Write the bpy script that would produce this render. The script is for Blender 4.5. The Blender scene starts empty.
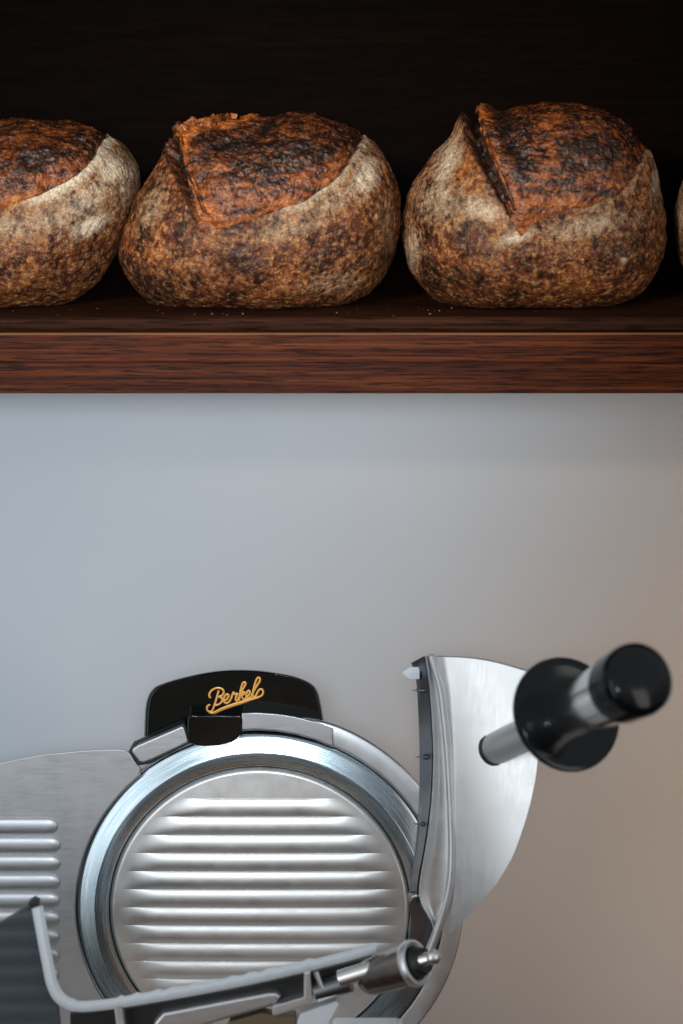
import bpy, bmesh, math, random
import numpy as np
from mathutils import Vector, Matrix

random.seed(7)
rng = np.random.default_rng(7)
sc = bpy.context.scene
COL = sc.collection

# ------------------------------------------------------------------ camera
PITCH = math.radians(12.0)
DIST = 2.2
K = 0.8704 / 1024 / DIST
FW = Vector((0, math.cos(PITCH), -math.sin(PITCH)))
UP = Vector((0, math.sin(PITCH), math.cos(PITCH)))
RT = Vector((1, 0, 0))
CAM = -FW * DIST


def P(px, py, Y=0.0):
    """point of the world on the plane y = Y that the photograph shows at (px, py)"""
    d = FW + RT * ((px - 341.5) * K) + UP * ((512 - py) * K)
    t = (Y - CAM.y) / d.y
    return CAM + d * t


def proj(v):
    """(n,3) world points -> pixel coordinates"""
    r = v - np.array(CAM)
    z = r @ np.array(FW)
    return 341.5 + (r @ np.array(RT)) / z / K, 512 - (r @ np.array(UP)) / z / K


cd = bpy.data.cameras.new('camera')
cam = bpy.data.objects.new('camera', cd)
COL.objects.link(cam)
cam.location = CAM
cam.rotation_euler = (math.pi / 2 - PITCH, 0, 0)
cd.sensor_fit = 'VERTICAL'
cd.sensor_height = 36
cd.lens = 36 * DIST / 0.8704
cd.clip_start = 0.05
cd.clip_end = 100
cd.dof.use_dof = True
cd.dof.focus_distance = 2.228
cd.dof.aperture_fstop = 3.0
sc.camera = cam
sc.view_settings.view_transform = 'Standard'
sc.view_settings.look = 'None'
sc.view_settings.exposure = 0
sc.view_settings.gamma = 1


# ------------------------------------------------------------------ materials
class NT:
    def __init__(self, name):
        self.m = bpy.data.materials.new(name)
        self.m.use_nodes = True
        self.t = self.m.node_tree
        self.b = self.t.nodes['Principled BSDF']
        self.L = self.t.links

    def n(self, typ, **kw):
        nd = self.t.nodes.new(typ)
        for k, v in kw.items():
            setattr(nd, k, v)
        return nd

    def link(self, a, b):
        self.L.new(a, b)

    def val(self, sock, v):
        if hasattr(v, 'is_output') or isinstance(v, bpy.types.NodeSocket):
            self.link(v, sock)
        else:
            sock.default_value = v

    def coords(self, scale=(1, 1, 1), rot=(0, 0, 0), kind='Object'):
        tc = self.n('ShaderNodeTexCoord')
        mp = self.n('ShaderNodeMapping')
        mp.inputs['Scale'].default_value = scale
        mp.inputs['Rotation'].default_value = rot
        self.link(tc.outputs[kind], mp.inputs['Vector'])
        return mp.outputs['Vector']

    def noise(self, vec, scale, detail=4, rough=0.6, dist=0.0):
        nd = self.n('ShaderNodeTexNoise')
        self.link(vec, nd.inputs['Vector'])
        nd.inputs['Scale'].default_value = scale
        nd.inputs['Detail'].default_value = detail
        nd.inputs['Roughness'].default_value = rough
        nd.inputs['Distortion'].default_value = dist
        return nd.outputs['Fac']

    def ramp(self, fac, stops, interp='LINEAR'):
        nd = self.n('ShaderNodeValToRGB')
        nd.color_ramp.interpolation = interp
        el = nd.color_ramp.elements
        while len(el) < len(stops):
            el.new(0.5)
        for e, (p, c) in zip(el, stops):
            e.position = p
            e.color = (c, c, c, 1) if isinstance(c, (int, float)) else (*c, 1)
        self.link(fac, nd.inputs['Fac'])
        return nd.outputs['Color']

    def mix(self, fac, a, b, blend='MIX'):
        nd = self.n('ShaderNodeMix', data_type='RGBA', blend_type=blend)
        self.val(nd.inputs[0], fac)
        for s, v in ((nd.inputs[6], a), (nd.inputs[7], b)):
            if isinstance(v, tuple):
                s.default_value = (*v, 1) if len(v) == 3 else v
            else:
                self.link(v, s)
        return nd.outputs[2]

    def math(self, op, a, b=0.0, c=0.0, clamp=False):
        nd = self.n('ShaderNodeMath', operation=op, use_clamp=clamp)
        self.val(nd.inputs[0], a)
        self.val(nd.inputs[1], b)
        self.val(nd.inputs[2], c)
        return nd.outputs[0]

    def attr(self, name):
        nd = self.n('ShaderNodeAttribute', attribute_name=name)
        return nd.outputs['Fac']

    def bump(self, h, strength=0.3, dist=0.001, prev=None):
        nd = self.n('ShaderNodeBump')
        nd.inputs['Strength'].default_value = strength
        nd.inputs['Distance'].default_value = dist
        self.link(h, nd.inputs['Height'])
        if prev is not None:
            self.link(prev, nd.inputs['Normal'])
        return nd.outputs['Normal']

    def set(self, **kw):
        for k, v in kw.items():
            s = self.b.inputs[k.replace('_', ' ')]
            if isinstance(v, tuple) and len(v) == 3 and s.type == 'RGBA':
                v = (*v, 1)
            self.val(s, v)
        return self


def metal(name, col, rough, brush=(1, 1, 1), amount=0.08, aniso=0.0, bump=0.0):
    t = NT(name)
    v = t.coords(brush)
    f = t.noise(v, 60, 5, 0.65)
    big = t.noise(t.coords(), 9, 4, 0.6)
    smudge = t.noise(t.coords(), 45, 5, 0.7)
    c = t.mix(f, tuple(x * (1 - amount) for x in col), tuple(min(1, x * (1 + amount)) for x in col))
    c = t.mix(t.math('MULTIPLY', big, 0.12), c, tuple(x * 0.72 for x in col))
    r = t.math('MULTIPLY_ADD', f, rough * 0.5, rough * 0.62)
    r = t.math('MULTIPLY_ADD', smudge, rough * 0.35, r)
    scr = t.noise(t.coords((3, 3, 60), (0.3, 0.5, 0.2)), 12, 4, 0.7, 0.4)
    r = t.math('MULTIPLY_ADD', t.ramp(scr, [(0.55, 0.0), (0.75, 1.0)]), rough * 0.12, r)
    pr = t.ramp(t.noise(t.coords(), 16, 5, 0.7), [(0.52, 0.0), (0.66, 1.0)])
    c = t.mix(t.math('MULTIPLY', pr, 0.05), c, tuple(x * 0.6 for x in col))
    t.set(Base_Color=c, Metallic=1.0, Roughness=r)
    if aniso:
        t.set(Anisotropic=aniso)
        tg = t.n('ShaderNodeTangent', direction_type='RADIAL', axis='Y')
        t.link(tg.outputs[0], t.b.inputs['Tangent'])
    if bump:
        t.set(Normal=t.bump(f, bump, 0.0004))
    return t.m


M = {}
M['aluminium'] = metal('satin_aluminium', (0.64, 0.645, 0.66), 0.42, (0.6, 1, 8), 0.05)
M['gauge'] = metal('gauge_aluminium', (0.57, 0.575, 0.585), 0.45, (0.6, 1, 8), 0.02)
M['plate'] = metal('brushed_pusher_plate', (0.93, 0.925, 0.92), 0.46, (8, 8, 0.4), 0.02)
M['cover'] = metal('satin_cover', (0.86, 0.835, 0.805), 0.43, (1, 1, 1), 0.04)
M['bright'] = metal('polished_rod', (0.82, 0.79, 0.76), 0.3, (1, 1, 1), 0.05)
M['darksteel'] = metal('dark_steel', (0.16, 0.165, 0.175), 0.36, (1, 1, 1), 0.15)
M['bronzed'] = metal('dark_chrome', (0.30, 0.27, 0.25), 0.25, (1, 1, 1), 0.15)
M['gripmetal'] = metal('smoked_chrome', (0.78, 0.78, 0.79), 0.17, (1, 1, 1), 0.1)
M['guard'] = metal('cast_guard', (0.78, 0.79, 0.80), 0.42, (1, 1, 1), 0.04)


def knife_mat():
    t = NT('knife_steel')
    tc = t.n('ShaderNodeTexCoord')
    sp = t.n('ShaderNodeSeparateXYZ')
    t.link(tc.outputs['Object'], sp.inputs[0])
    x, z = sp.outputs[0], sp.outputs[2]
    r = t.math('SQRT', t.math('ADD', t.math('MULTIPLY', x, x), t.math('MULTIPLY', z, z)))
    a = t.math('ARCTAN2', z, x)
    cb = t.n('ShaderNodeCombineXYZ')
    t.link(t.math('MULTIPLY', r, 900), cb.inputs[0])
    t.link(t.math('MULTIPLY', a, 2.2), cb.inputs[1])
    f = t.noise(cb.outputs[0], 1.0, 5, 0.7)
    cb2 = t.n('ShaderNodeCombineXYZ')
    t.link(t.math('MULTIPLY', r, 160), cb2.inputs[0])
    t.link(t.math('MULTIPLY', a, 5), cb2.inputs[1])
    g = t.noise(cb2.outputs[0], 1.0, 4, 0.6)
    c = t.ramp(f, [(0.3, (0.24, 0.31, 0.35)), (0.52, (0.44, 0.51, 0.55)), (0.72, (0.78, 0.82, 0.85))])
    c = t.mix(t.math('MULTIPLY', g, 0.5), c, (0.2, 0.26, 0.29))
    t.set(Base_Color=c, Metallic=1.0, Roughness=t.math('MULTIPLY_ADD', f, 0.2, 0.17), Anisotropic=0.75)
    tg = t.n('ShaderNodeTangent', direction_type='RADIAL', axis='Y')
    t.link(tg.outputs[0], t.b.inputs['Tangent'])
    t.set(Normal=t.bump(f, 0.12, 0.0003))
    return t.m


M['knife'] = knife_mat()


def plastic(name, col, rough=0.15, spec=0.5, dust=0.05):
    t = NT(name)
    v = t.coords()
    f = t.noise(v, 220, 5, 0.7)
    s = t.ramp(f, [(0.62, 0.0), (0.8, 1.0)])
    c = t.mix(t.math('MULTIPLY', s, dust), col, (0.5, 0.5, 0.5))
    t.set(Base_Color=c, Roughness=t.math('MULTIPLY_ADD', t.noise(v, 40, 4), 0.14, rough - 0.05))
    t.b.inputs['Specular IOR Level'].default_value = spec
    return t.m


M['black'] = plastic('black_plastic', (0.003, 0.004, 0.004), 0.12, 0.5, 0.0)
M['blackgrip'] = plastic('black_grip', (0.002, 0.0035, 0.005), 0.12, 0.32, 0.0)
M['blackmatte'] = plastic('black_rubber_and_gap', (0.008, 0.008, 0.008), 0.5)
M['white'] = plastic('white_plastic', (0.70, 0.74, 0.78), 0.35, 0.5, 0.0)
M['smoke'] = plastic('smoked_plastic', (0.035, 0.043, 0.048), 0.28, 0.5, 0.1)
def smoke_mat():
    t = NT('smoked_translucent')
    f = t.noise(t.coords((1, 1, 1)), 25, 5, 0.6)
    t.set(Base_Color=t.mix(f, (0.07, 0.08, 0.088), (0.11, 0.125, 0.13)), Roughness=t.math('MULTIPLY_ADD', f, 0.25, 0.1))
    tr = t.n('ShaderNodeBsdfTransparent')
    tr.inputs[0].default_value = (0.50, 0.56, 0.60, 1)
    mx = t.n('ShaderNodeMixShader')
    mx.inputs[0].default_value = 0.48
    t.link(tr.outputs[0], mx.inputs[1])
    t.link(t.b.outputs[0], mx.inputs[2])
    t.link(mx.outputs[0], t.t.nodes['Material Output'].inputs[0])
    return t.m


M['smoke'] = smoke_mat()
M['beige'] = plastic('beige_part', (0.16, 0.115, 0.07), 0.4)


def gold_mat():
    t = NT('gold_lettering')
    f = t.noise(t.coords(), 600, 3)
    t.set(Base_Color=t.mix(f, (0.75, 0.33, 0.06), (0.9, 0.46, 0.12)), Metallic=0.25, Roughness=0.35)
    return t.m


M['gold'] = gold_mat()


def wood(name, dark, mid, light, scale=1.0, rough=0.42, seed=0.0, pores=1.0, spec=0.1, edge=0.0):
    t = NT(name)
    tc = t.n('ShaderNodeTexCoord')
    mp = t.n('ShaderNodeMapping')
    mp.inputs['Location'].default_value = (seed, seed * 1.7, seed * 0.6)
    t.link(tc.outputs['Object'], mp.inputs['Vector'])

    def st(sx, sy, sz):
        m2 = t.n('ShaderNodeMapping')
        m2.inputs['Scale'].default_value = (sx, sy, sz)
        t.link(mp.outputs[0], m2.inputs['Vector'])
        return m2.outputs[0]
    grain = t.noise(st(1.7 * scale, 240, 240), 1.0, 6, 0.62, 0.6)
    fine = t.noise(st(22 * scale, 620, 620), 1.0, 3, 0.6, 0.2)
    broad = t.noise(st(1.6, 14, 14), 1.0, 3, 0.5, 0.8)
    c = t.ramp(grain, [(0.3, dark), (0.52, mid), (0.72, light)])
    c = t.mix(t.ramp(broad, [(0.35, 0.55), (0.65, 0.0)]), c, dark)
    po = t.ramp(fine, [(0.40, 1.0), (0.48, 0.0)])
    c = t.mix(t.math('MULTIPLY', po, 0.75 * pores), c, tuple(x * 0.3 for x in dark))
    t.set(Base_Color=c, Roughness=t.math('MULTIPLY_ADD', grain, 0.2, rough - 0.1))
    t.b.inputs['Specular IOR Level'].default_value = spec
    if edge:
        w_ = t.n('ShaderNodeSeparateXYZ')
        t.link(tc.outputs['Object'], w_.inputs[0])
        e_ = t.math('ADD', w_.outputs[2], t.math('MULTIPLY_ADD', broad, 0.002, -0.001))
        e_ = t.ramp(t.math('MULTIPLY_ADD', e_, 250, 0.5 - 250 * edge), [(0.35, 0.0), (0.65, 1.0)])
        c = t.mix(t.math('MULTIPLY', e_, 0.7), c, (0.42, 0.19, 0.085))
        t.set(Base_Color=c)
    h = t.math('SUBTRACT', t.math('MULTIPLY', grain, 0.4), t.math('MULTIPLY', po, 0.6))
    t.set(Normal=t.bump(h, 0.35, 0.0006))
    return t.m


M['rail'] = wood('walnut_rail', (0.020, 0.0045, 0.0018), (0.105, 0.0225, 0.0060), (0.23, 0.060, 0.0165), edge=0.0116)
M['rail2'] = wood('walnut_rail_low', (0.018, 0.0042, 0.0018), (0.100, 0.0215, 0.0060), (0.235, 0.062, 0.017), 1.3, seed=3.3)
M['board'] = wood('dark_board', (0.016, 0.006, 0.0035), (0.05, 0.017, 0.008), (0.10, 0.036, 0.016), rough=0.6, seed=6, spec=0.05)
M['backwood'] = wood('black_brown_back', (0.0018, 0.0008, 0.0006), (0.0036, 0.0016, 0.0011), (0.007, 0.003, 0.0019), rough=0.7, seed=9, spec=0.04)
M['counter'] = wood('counter_oak', (0.05, 0.022, 0.01), (0.12, 0.06, 0.028), (0.2, 0.11, 0.055), rough=0.4, seed=12)


def wall_mat():
    t = NT('painted_wall')
    v = t.coords()
    f = t.noise(v, 3, 5, 0.6)
    g = t.noise(v, 300, 3, 0.6)
    t.set(Base_Color=t.mix(f, (0.52, 0.555, 0.59), (0.57, 0.605, 0.64)), Roughness=0.45)
    t.set(Normal=t.bump(g, 0.15, 0.0005))
    return t.m


M['wall'] = wall_mat()


def bread_mat():
    t = NT('sourdough_crust')
    v = t.coords()
    op, orange, char_shade, flour = (t.attr(a) for a in ('open', 'orange', 'char_shade', 'flour'))
    n1 = t.noise(v, 28, 6, 0.62)
    n2 = t.noise(v, 90, 6, 0.62)
    n3 = t.noise(v, 215, 5, 0.66)
    vo = t.n('ShaderNodeTexVoronoi')
    wv = t.n('ShaderNodeMix', data_type='VECTOR')
    wn = t.n('ShaderNodeTexNoise')
    t.link(v, wn.inputs['Vector'])
    wn.inputs['Scale'].default_value = 120
    wv.inputs[0].default_value = 0.009
    t.link(v, wv.inputs[4])
    t.link(wn.outputs['Color'], wv.inputs[5])
    t.link(wv.outputs[1], vo.inputs['Vector'])
    vo.inputs['Scale'].default_value = 185
    vo.inputs['Randomness'].default_value = 1.0
    blister = t.ramp(vo.outputs['Distance'], [(0.28, 1.0), (0.44, 0.0)])
    rim = t.math('MULTIPLY', t.ramp(vo.outputs['Distance'], [(0.40, 0.0), (0.62, 1.0)]), 0.55)
    n4 = t.noise(v, 620, 3, 0.6)
    sel = t.ramp(n2, [(0.40, 0.0), (0.54, 1.0)])
    blister_on = t.math('MULTIPLY', blister, sel)
    # crust
    k = t.math('ADD', t.math('MULTIPLY', n1, 0.55), t.math('MULTIPLY', n2, 0.45))
    crust = t.ramp(k, [(0.38, (0.014, 0.005, 0.0032)), (0.46, (0.062, 0.015, 0.006)),
                       (0.53, (0.17, 0.042, 0.0115)), (0.62, (0.34, 0.115, 0.029))])
    bc = t.n('ShaderNodeSeparateXYZ')
    t.link(vo.outputs['Color'], bc.inputs[0])
    bcol = t.mix(bc.outputs[0], (0.17, 0.046, 0.012), (0.85, 0.44, 0.15))
    n5 = t.noise(t.coords((1, 1, 1.15)), 150, 4, 0.55)
    gold = t.math('MULTIPLY', t.ramp(n5, [(0.515, 0.0), (0.59, 1.0)]), t.ramp(n1, [(0.40, 0.1), (0.56, 1.0)]))
    gcol = t.mix(t.ramp(n4, [(0.35, 0.0), (0.65, 1.0)]), (0.25, 0.072, 0.016), (0.62, 0.27, 0.078))
    crust = t.mix(t.math('MULTIPLY', gold, 0.66), crust, gcol)
    crust = t.mix(t.math('MULTIPLY', blister_on, 0.36), crust, bcol)
    speck = t.ramp(n3, [(0.52, 0.0), (0.64, 1.0)])
    crust = t.mix(t.math('MULTIPLY', speck, 0.34), crust, (0.55, 0.34, 0.18))
    crust = t.mix(t.math('MULTIPLY', rim, 0.55), crust, (0.022, 0.007, 0.004))
    pit = t.ramp(n3, [(0.33, 1.0), (0.43, 0.0)])
    crust = t.mix(t.math('MULTIPLY', pit, 0.5), crust, (0.008, 0.004, 0.003))
    # flour dusting, broken up by the relief of the crust
    fl = t.math('ADD', t.math('MULTIPLY', flour, 0.85), t.math('MULTIPLY_ADD', n2, 1.1, -0.55))
    fl = t.math('ADD', fl, t.math('MULTIPLY_ADD', n3, 1.5, -0.76))
    flm = t.ramp(fl, [(0.15, 0.0), (0.75, 0.95)])
    flm = t.math('MULTIPLY', flm, t.ramp(flour, [(0.08, 0.0), (0.36, 1.0)]))
    flc = t.mix(t.ramp(flour, [(0.4, 0.0), (0.95, 1.0)]), (0.38, 0.25, 0.14), (0.66, 0.56, 0.42))
    crust = t.mix(flm, crust, flc)
    g4 = t.ramp(n4, [(0.34, 0.45), (0.66, 1.45)])
    crust = t.mix(0.75, crust, g4, 'MULTIPLY')
    # opened crumb skin
    vs = t.coords((1, 1, 2.6), (0, 0.6, 0))
    m1 = t.noise(vs, 60, 6, 0.68, 0.25)
    m2 = t.noise(v, 22, 5, 0.6, 0.4)
    kk = t.math('ADD', t.math('MULTIPLY', m1, 0.6), t.math('MULTIPLY', m2, 0.4))
    kk = t.math('MULTIPLY_ADD', t.math('SUBTRACT', kk, 0.5), 1.3, 0.5)
    kk = t.math('ADD', kk, t.math('MULTIPLY_ADD', n3, 0.35, -0.175))
    kk = t.math('ADD', kk, t.math('MULTIPLY_ADD', orange, 0.19, -0.055))
    inner = t.ramp(kk, [(0.36, (0.010, 0.004, 0.0028)), (0.46, (0.050, 0.0125, 0.0045)),
                        (0.54, (0.19, 0.046, 0.010)), (0.66, (0.38, 0.112, 0.020)), (0.84, (0.64, 0.26, 0.058))])
    inner = t.mix(t.math('MULTIPLY', speck, 0.4), inner, (0.34, 0.15, 0.05))
    inner = t.mix(t.math('MULTIPLY', pit, 0.65), inner, (0.008, 0.004, 0.003))
    inner = t.mix(0.75, inner, g4, 'MULTIPLY')
    c = t.mix(op, crust, inner)
    cm = t.math('MULTIPLY', char_shade, t.ramp(n3, [(0.35, 1.0), (0.75, 0.75)]))
    c = t.mix(cm, c, (0.006, 0.0045, 0.004))  # near-black of charred crust and of shade painted into the recesses
    rr = t.math('MULTIPLY_ADD', n2, 0.4, 0.26)
    rr = t.math('ADD', rr, t.math('MULTIPLY', flm, 0.5))
    t.set(Base_Color=c, Roughness=rr)
    t.b.inputs['Specular IOR Level'].default_value = 0.32
    sp_ = t.math('MULTIPLY_ADD', flm, -0.26, 0.32)
    t.link(t.math('MULTIPLY_ADD', op, 0.2, sp_), t.b.inputs['Specular IOR Level'])
    rr = t.math('MULTIPLY_ADD', op, -0.08, rr)
    t.set(Roughness=rr)
    h = t.math('ADD', t.math('MULTIPLY', n2, 0.9), t.math('MULTIPLY', n3, 0.5))
    h = t.math('ADD', h, t.math('MULTIPLY', blister_on, 0.5))
    h = t.math('ADD', h, t.math('MULTIPLY', gold, 0.45))
    h = t.math('ADD', h, t.math('MULTIPLY', t.math('MULTIPLY', m1, op), 1.1))
    t.set(Normal=t.bump(h, 0.42, 0.0022))
    return t.m


M['bread'] = bread_mat()


def crumb_mat():
    t = NT('flour_crumbs')
    f = t.noise(t.coords(), 500, 2)
    t.set(Base_Color=t.mix(f, (0.10, 0.05, 0.02), (0.32, 0.22, 0.13)), Roughness=0.9)
    return t.m


M['crumb'] = crumb_mat()


# ------------------------------------------------------------------ object helpers
def empty(name, loc, label, cat, group=None):
    o = bpy.data.objects.new(name, None)
    COL.objects.link(o)
    o.location = loc
    o.empty_display_size = 0.05
    o['label'] = label
    o['category'] = cat
    if group:
        o['group'] = group
    return o


def world_loc(o):
    v = Vector((0, 0, 0))
    while o is not None:
        v += o.location
        o = o.parent
    return v


def finish(me, mat, smooth=True, angle=38):
    me.materials.append(mat)
    if smooth:
        me.polygons.foreach_set('use_smooth', [True] * len(me.polygons))
        me.set_sharp_from_angle(angle=math.radians(angle))


def obj(name, bm, mat, parent=None, origin=None, angle=38, label=None):
    """links a bmesh given in world coordinates as ONE mesh object"""
    bmesh.ops.recalc_face_normals(bm, faces=bm.faces)
    if origin is None:
        n = max(1, len(bm.verts))
        origin = Vector((0, 0, 0))
        for v in bm.verts:
            origin += v.co / n
    origin = Vector(origin)
    for v in bm.verts:
        v.co -= origin
    me = bpy.data.meshes.new(name)
    bm.to_mesh(me)
    bm.free()
    finish(me, mat, angle=angle)
    o = bpy.data.objects.new(name, me)
    COL.objects.link(o)
    o.parent = parent
    o.location = origin - (world_loc(parent) if parent else Vector((0, 0, 0)))
    if label:
        o['label'] = label
    if name != 'blade_cover':
        wn = o.modifiers.new('weighted_normals', 'WEIGHTED_NORMAL')
        wn.keep_sharp = True
    return o


def add_poly(bm, pts, depth, bevel=0.0, seg=3, dirv=Vector((0, 1, 0))):
    """solid from a front outline (world points) pushed back along dirv"""
    t = bmesh.new()
    f = [t.verts.new(p) for p in pts]
    b = [t.verts.new(Vector(p) + dirv * depth) for p in pts]
    n = len(pts)
    t.faces.new(f)
    t.faces.new(b[::-1])
    for i in range(n):
        t.faces.new((f[i], b[i], b[(i + 1) % n], f[(i + 1) % n]))
    bmesh.ops.recalc_face_normals(t, faces=t.faces)
    if bevel:
        ed = [e for e in t.edges if e.verts[0] in f and e.verts[1] in f]
        bmesh.ops.bevel(t, geom=ed, offset=bevel, segments=seg, affect='EDGES', profile=0.5, clamp_overlap=True)
    me = bpy.data.meshes.new('t')
    t.to_mesh(me)
    t.free()
    bm.from_mesh(me)
    bpy.data.meshes.remove(me)


def add_box(bm, lo, hi, bevel=0.0, seg=2):
    t = bmesh.new()
    bmesh.ops.create_cube(t, size=1)
    for v in t.verts:
        v.co = Vector(((lo[i] + hi[i]) / 2 + v.co[i] * (hi[i] - lo[i]) for i in range(3)))
    if bevel:
        bmesh.ops.bevel(t, geom=list(t.edges), offset=bevel, segments=seg, affect='EDGES', profile=0.5)
    me = bpy.data.meshes.new('t')
    t.to_mesh(me)
    t.free()
    bm.from_mesh(me)
    bpy.data.meshes.remove(me)


def spline(pts, n=8, closed=False):
    """Catmull-Rom through points (any dimension)"""
    pts = [Vector(p) for p in pts]
    out = []
    N = len(pts)
    rngi = range(N) if closed else range(N - 1)
    for i in rngi:
        if closed:
            p0, p1, p2, p3 = pts[i - 1], pts[i], pts[(i + 1) % N], pts[(i + 2) % N]
        else:
            p0, p1, p2, p3 = pts[max(i - 1, 0)], pts[i], pts[i + 1], pts[min(i + 2, N - 1)]
        for k in range(n):
            t = k / n
            out.append(0.5 * ((2 * p1) + (p2 - p0) * t + (2 * p0 - 5 * p1 + 4 * p2 - p3) * t * t + (3 * p1 - p0 - 3 * p2 + p3) * t ** 3))
    if not closed:
        out.append(pts[-1])
    return out


def add_tube(bm, pts, rad, seg=16, flat=None, cap=True):
    """tube through world points; rad a number or list; flat=(dir, factor) squashes it along dir"""
    pts = [Vector(p) for p in pts]
    n = len(pts)
    rad = [rad] * n if isinstance(rad, (int, float)) else rad
    up = None
    rings = []
    for i, p in enumerate(pts):
        d = (pts[min(i + 1, n - 1)] - pts[max(i - 1, 0)])
        if d.length < 1e-9:
            d = Vector((1, 0, 0))
        d.normalize()
        if up is None:
            up = d.orthogonal().normalized()
        up = (up - d * up.dot(d))
        if up.length < 1e-6:
            up = d.orthogonal()
        up.normalize()
        w = d.cross(up)
        ring = []
        for k in range(seg):
            a = 2 * math.pi * k / seg
            o = (up * math.cos(a) + w * math.sin(a)) * rad[i]
            if flat:
                o = o - flat[0] * o.dot(flat[0]) * (1 - flat[1])
            ring.append(bm.verts.new(p + o))
        rings.append(ring)
    for i in range(n - 1):
        for k in range(seg):
            bm.faces.new((rings[i][k], rings[i][(k + 1) % seg], rings[i + 1][(k + 1) % seg], rings[i + 1][k]))
    if cap:
        bm.faces.new(rings[0][::-1])
        bm.faces.new(rings[-1])


def add_lathe(bm, base, axis, prof, seg=64, a0=0.0, a1=2 * math.pi, ref=None):
    """prof: (distance along axis, radius) from base"""
    axis = Vector(axis).normalized()
    u = (Vector(ref) if ref else axis.orthogonal()).normalized()
    u = (u - axis * u.dot(axis)).normalized()
    w = axis.cross(u)
    full = abs(a1 - a0 - 2 * math.pi) < 1e-6
    m = seg if full else seg + 1
    rings = []
    for h, r in prof:
        if r < 1e-7 and full:
            rings.append([bm.verts.new(base + axis * h)])
            continue
        rings.append([bm.verts.new(base + axis * h + (u * math.cos(a0 + (a1 - a0) * k / seg) + w * math.sin(a0 + (a1 - a0) * k / seg)) * r) for k in range(m)])
    for A, B in zip(rings, rings[1:]):
        for k in range(seg):
            k2 = (k + 1) % m
            q = []
            for v in ((A[k] if len(A) > 1 else A[0]), (A[k2] if len(A) > 1 else A[0]), (B[k2] if len(B) > 1 else B[0]), (B[k] if len(B) > 1 else B[0])):
                if v not in q:
                    q.append(v)
            if len(q) > 2:
                bm.faces.new(q)
    if not full:
        for k in (0, m - 1):
            bm.faces.new([r[k] for r in rings])


def add_grid(bm, rows, thick=None):
    """rows: list of lists of world points -> surface; thick: back offset vector closes it to a solid"""
    V = [[bm.verts.new(p) for p in r] for r in rows]
    nr, nc = len(V), len(V[0])
    for i in range(nr - 1):
        for j in range(nc - 1):
            bm.faces.new((V[i][j], V[i][j + 1], V[i + 1][j + 1], V[i + 1][j]))
    if thick is not None:
        B = [[bm.verts.new(Vector(p) + thick) for p in r] for r in rows]
        for i in range(nr - 1):
            for j in range(nc - 1):
                bm.faces.new((B[i][j], B[i + 1][j], B[i + 1][j + 1], B[i][j + 1]))
        for i in range(nr - 1):
            bm.faces.new((V[i][0], V[i + 1][0], B[i + 1][0], B[i][0]))
            bm.faces.new((V[i][-1], B[i][-1], B[i + 1][-1], V[i + 1][-1]))
        for j in range(nc - 1):
            bm.faces.new((V[0][j], B[0][j], B[0][j + 1], V[0][j + 1]))
            bm.faces.new((V[-1][j], V[-1][j + 1], B[-1][j + 1], B[-1][j]))


# ------------------------------------------------------------------ numpy noise
def hash3(i, j, k):
    h = (i * 374761393 + j * 668265263 + k * 2147483647 * 3 + k * 1274126177) & 0xFFFFFFFF
    h = ((h ^ (h >> 13)) * 1274126177) & 0xFFFFFFFF
    h = h ^ (h >> 16)
    return (h & 0xFFFF).astype(np.float64) / 65535.0


def vnoise(p):
    f = np.floor(p).astype(np.int64)
    t = p - f
    t = t * t * (3 - 2 * t)
    r = 0
    for a in (0, 1):
        for b in (0, 1):
            for c in (0, 1):
                w = (t[:, 0] if a else 1 - t[:, 0]) * (t[:, 1] if b else 1 - t[:, 1]) * (t[:, 2] if c else 1 - t[:, 2])
                r = r + w * hash3(f[:, 0] + a, f[:, 1] + b, f[:, 2] + c)
    return r * 2 - 1


def fbm(p, scale, octs=4, gain=0.5):
    r, a = 0, 1.0
    for o in range(octs):
        r = r + a * vnoise(p * scale + 17.3 * o)
        scale *= 2.03
        a *= gain
    return r


def sstep(a, b, x):
    t = np.clip((x - a) / (b - a), 0, 1)
    return t * t * (3 - 2 * t)


def polydist(u, v, pts):
    """distance to a polyline and the parameter 0..1 along it"""
    best = np.full(u.shape, 1e9)
    tt = np.zeros(u.shape)
    n = len(pts) - 1
    for i in range(n):
        ax, ay = pts[i]
        bx, by = pts[i + 1]
        dx, dy = bx - ax, by - ay
        L = dx * dx + dy * dy + 1e-9
        s = np.clip(((u - ax) * dx + (v - ay) * dy) / L, 0, 1)
        d = np.hypot(u - ax - s * dx, v - ay - s * dy)
        m = d < best
        best[m] = d[m]
        tt[m] = (i + s[m]) / n
    return best, tt


def inpoly(u, v, pts):
    r = np.zeros(u.shape, bool)
    n = len(pts)
    for i in range(n):
        x1, y1 = pts[i]
        x2, y2 = pts[(i + 1) % n]
        if y1 == y2:
            continue
        c = ((y1 > v) != (y2 > v)) & (u < (x2 - x1) * (v - y1) / (y2 - y1) + x1)
        r ^= c
    return r


# ------------------------------------------------------------------ depths
Y_FRONT = 0.0          # front face of the shelf rail
Y_LOAF = 0.106         # middle of the loaves
Y_WALL = 0.42
Z_TOP = P(341, 316.5, 0.004).z      # top face of the shelf board

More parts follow.
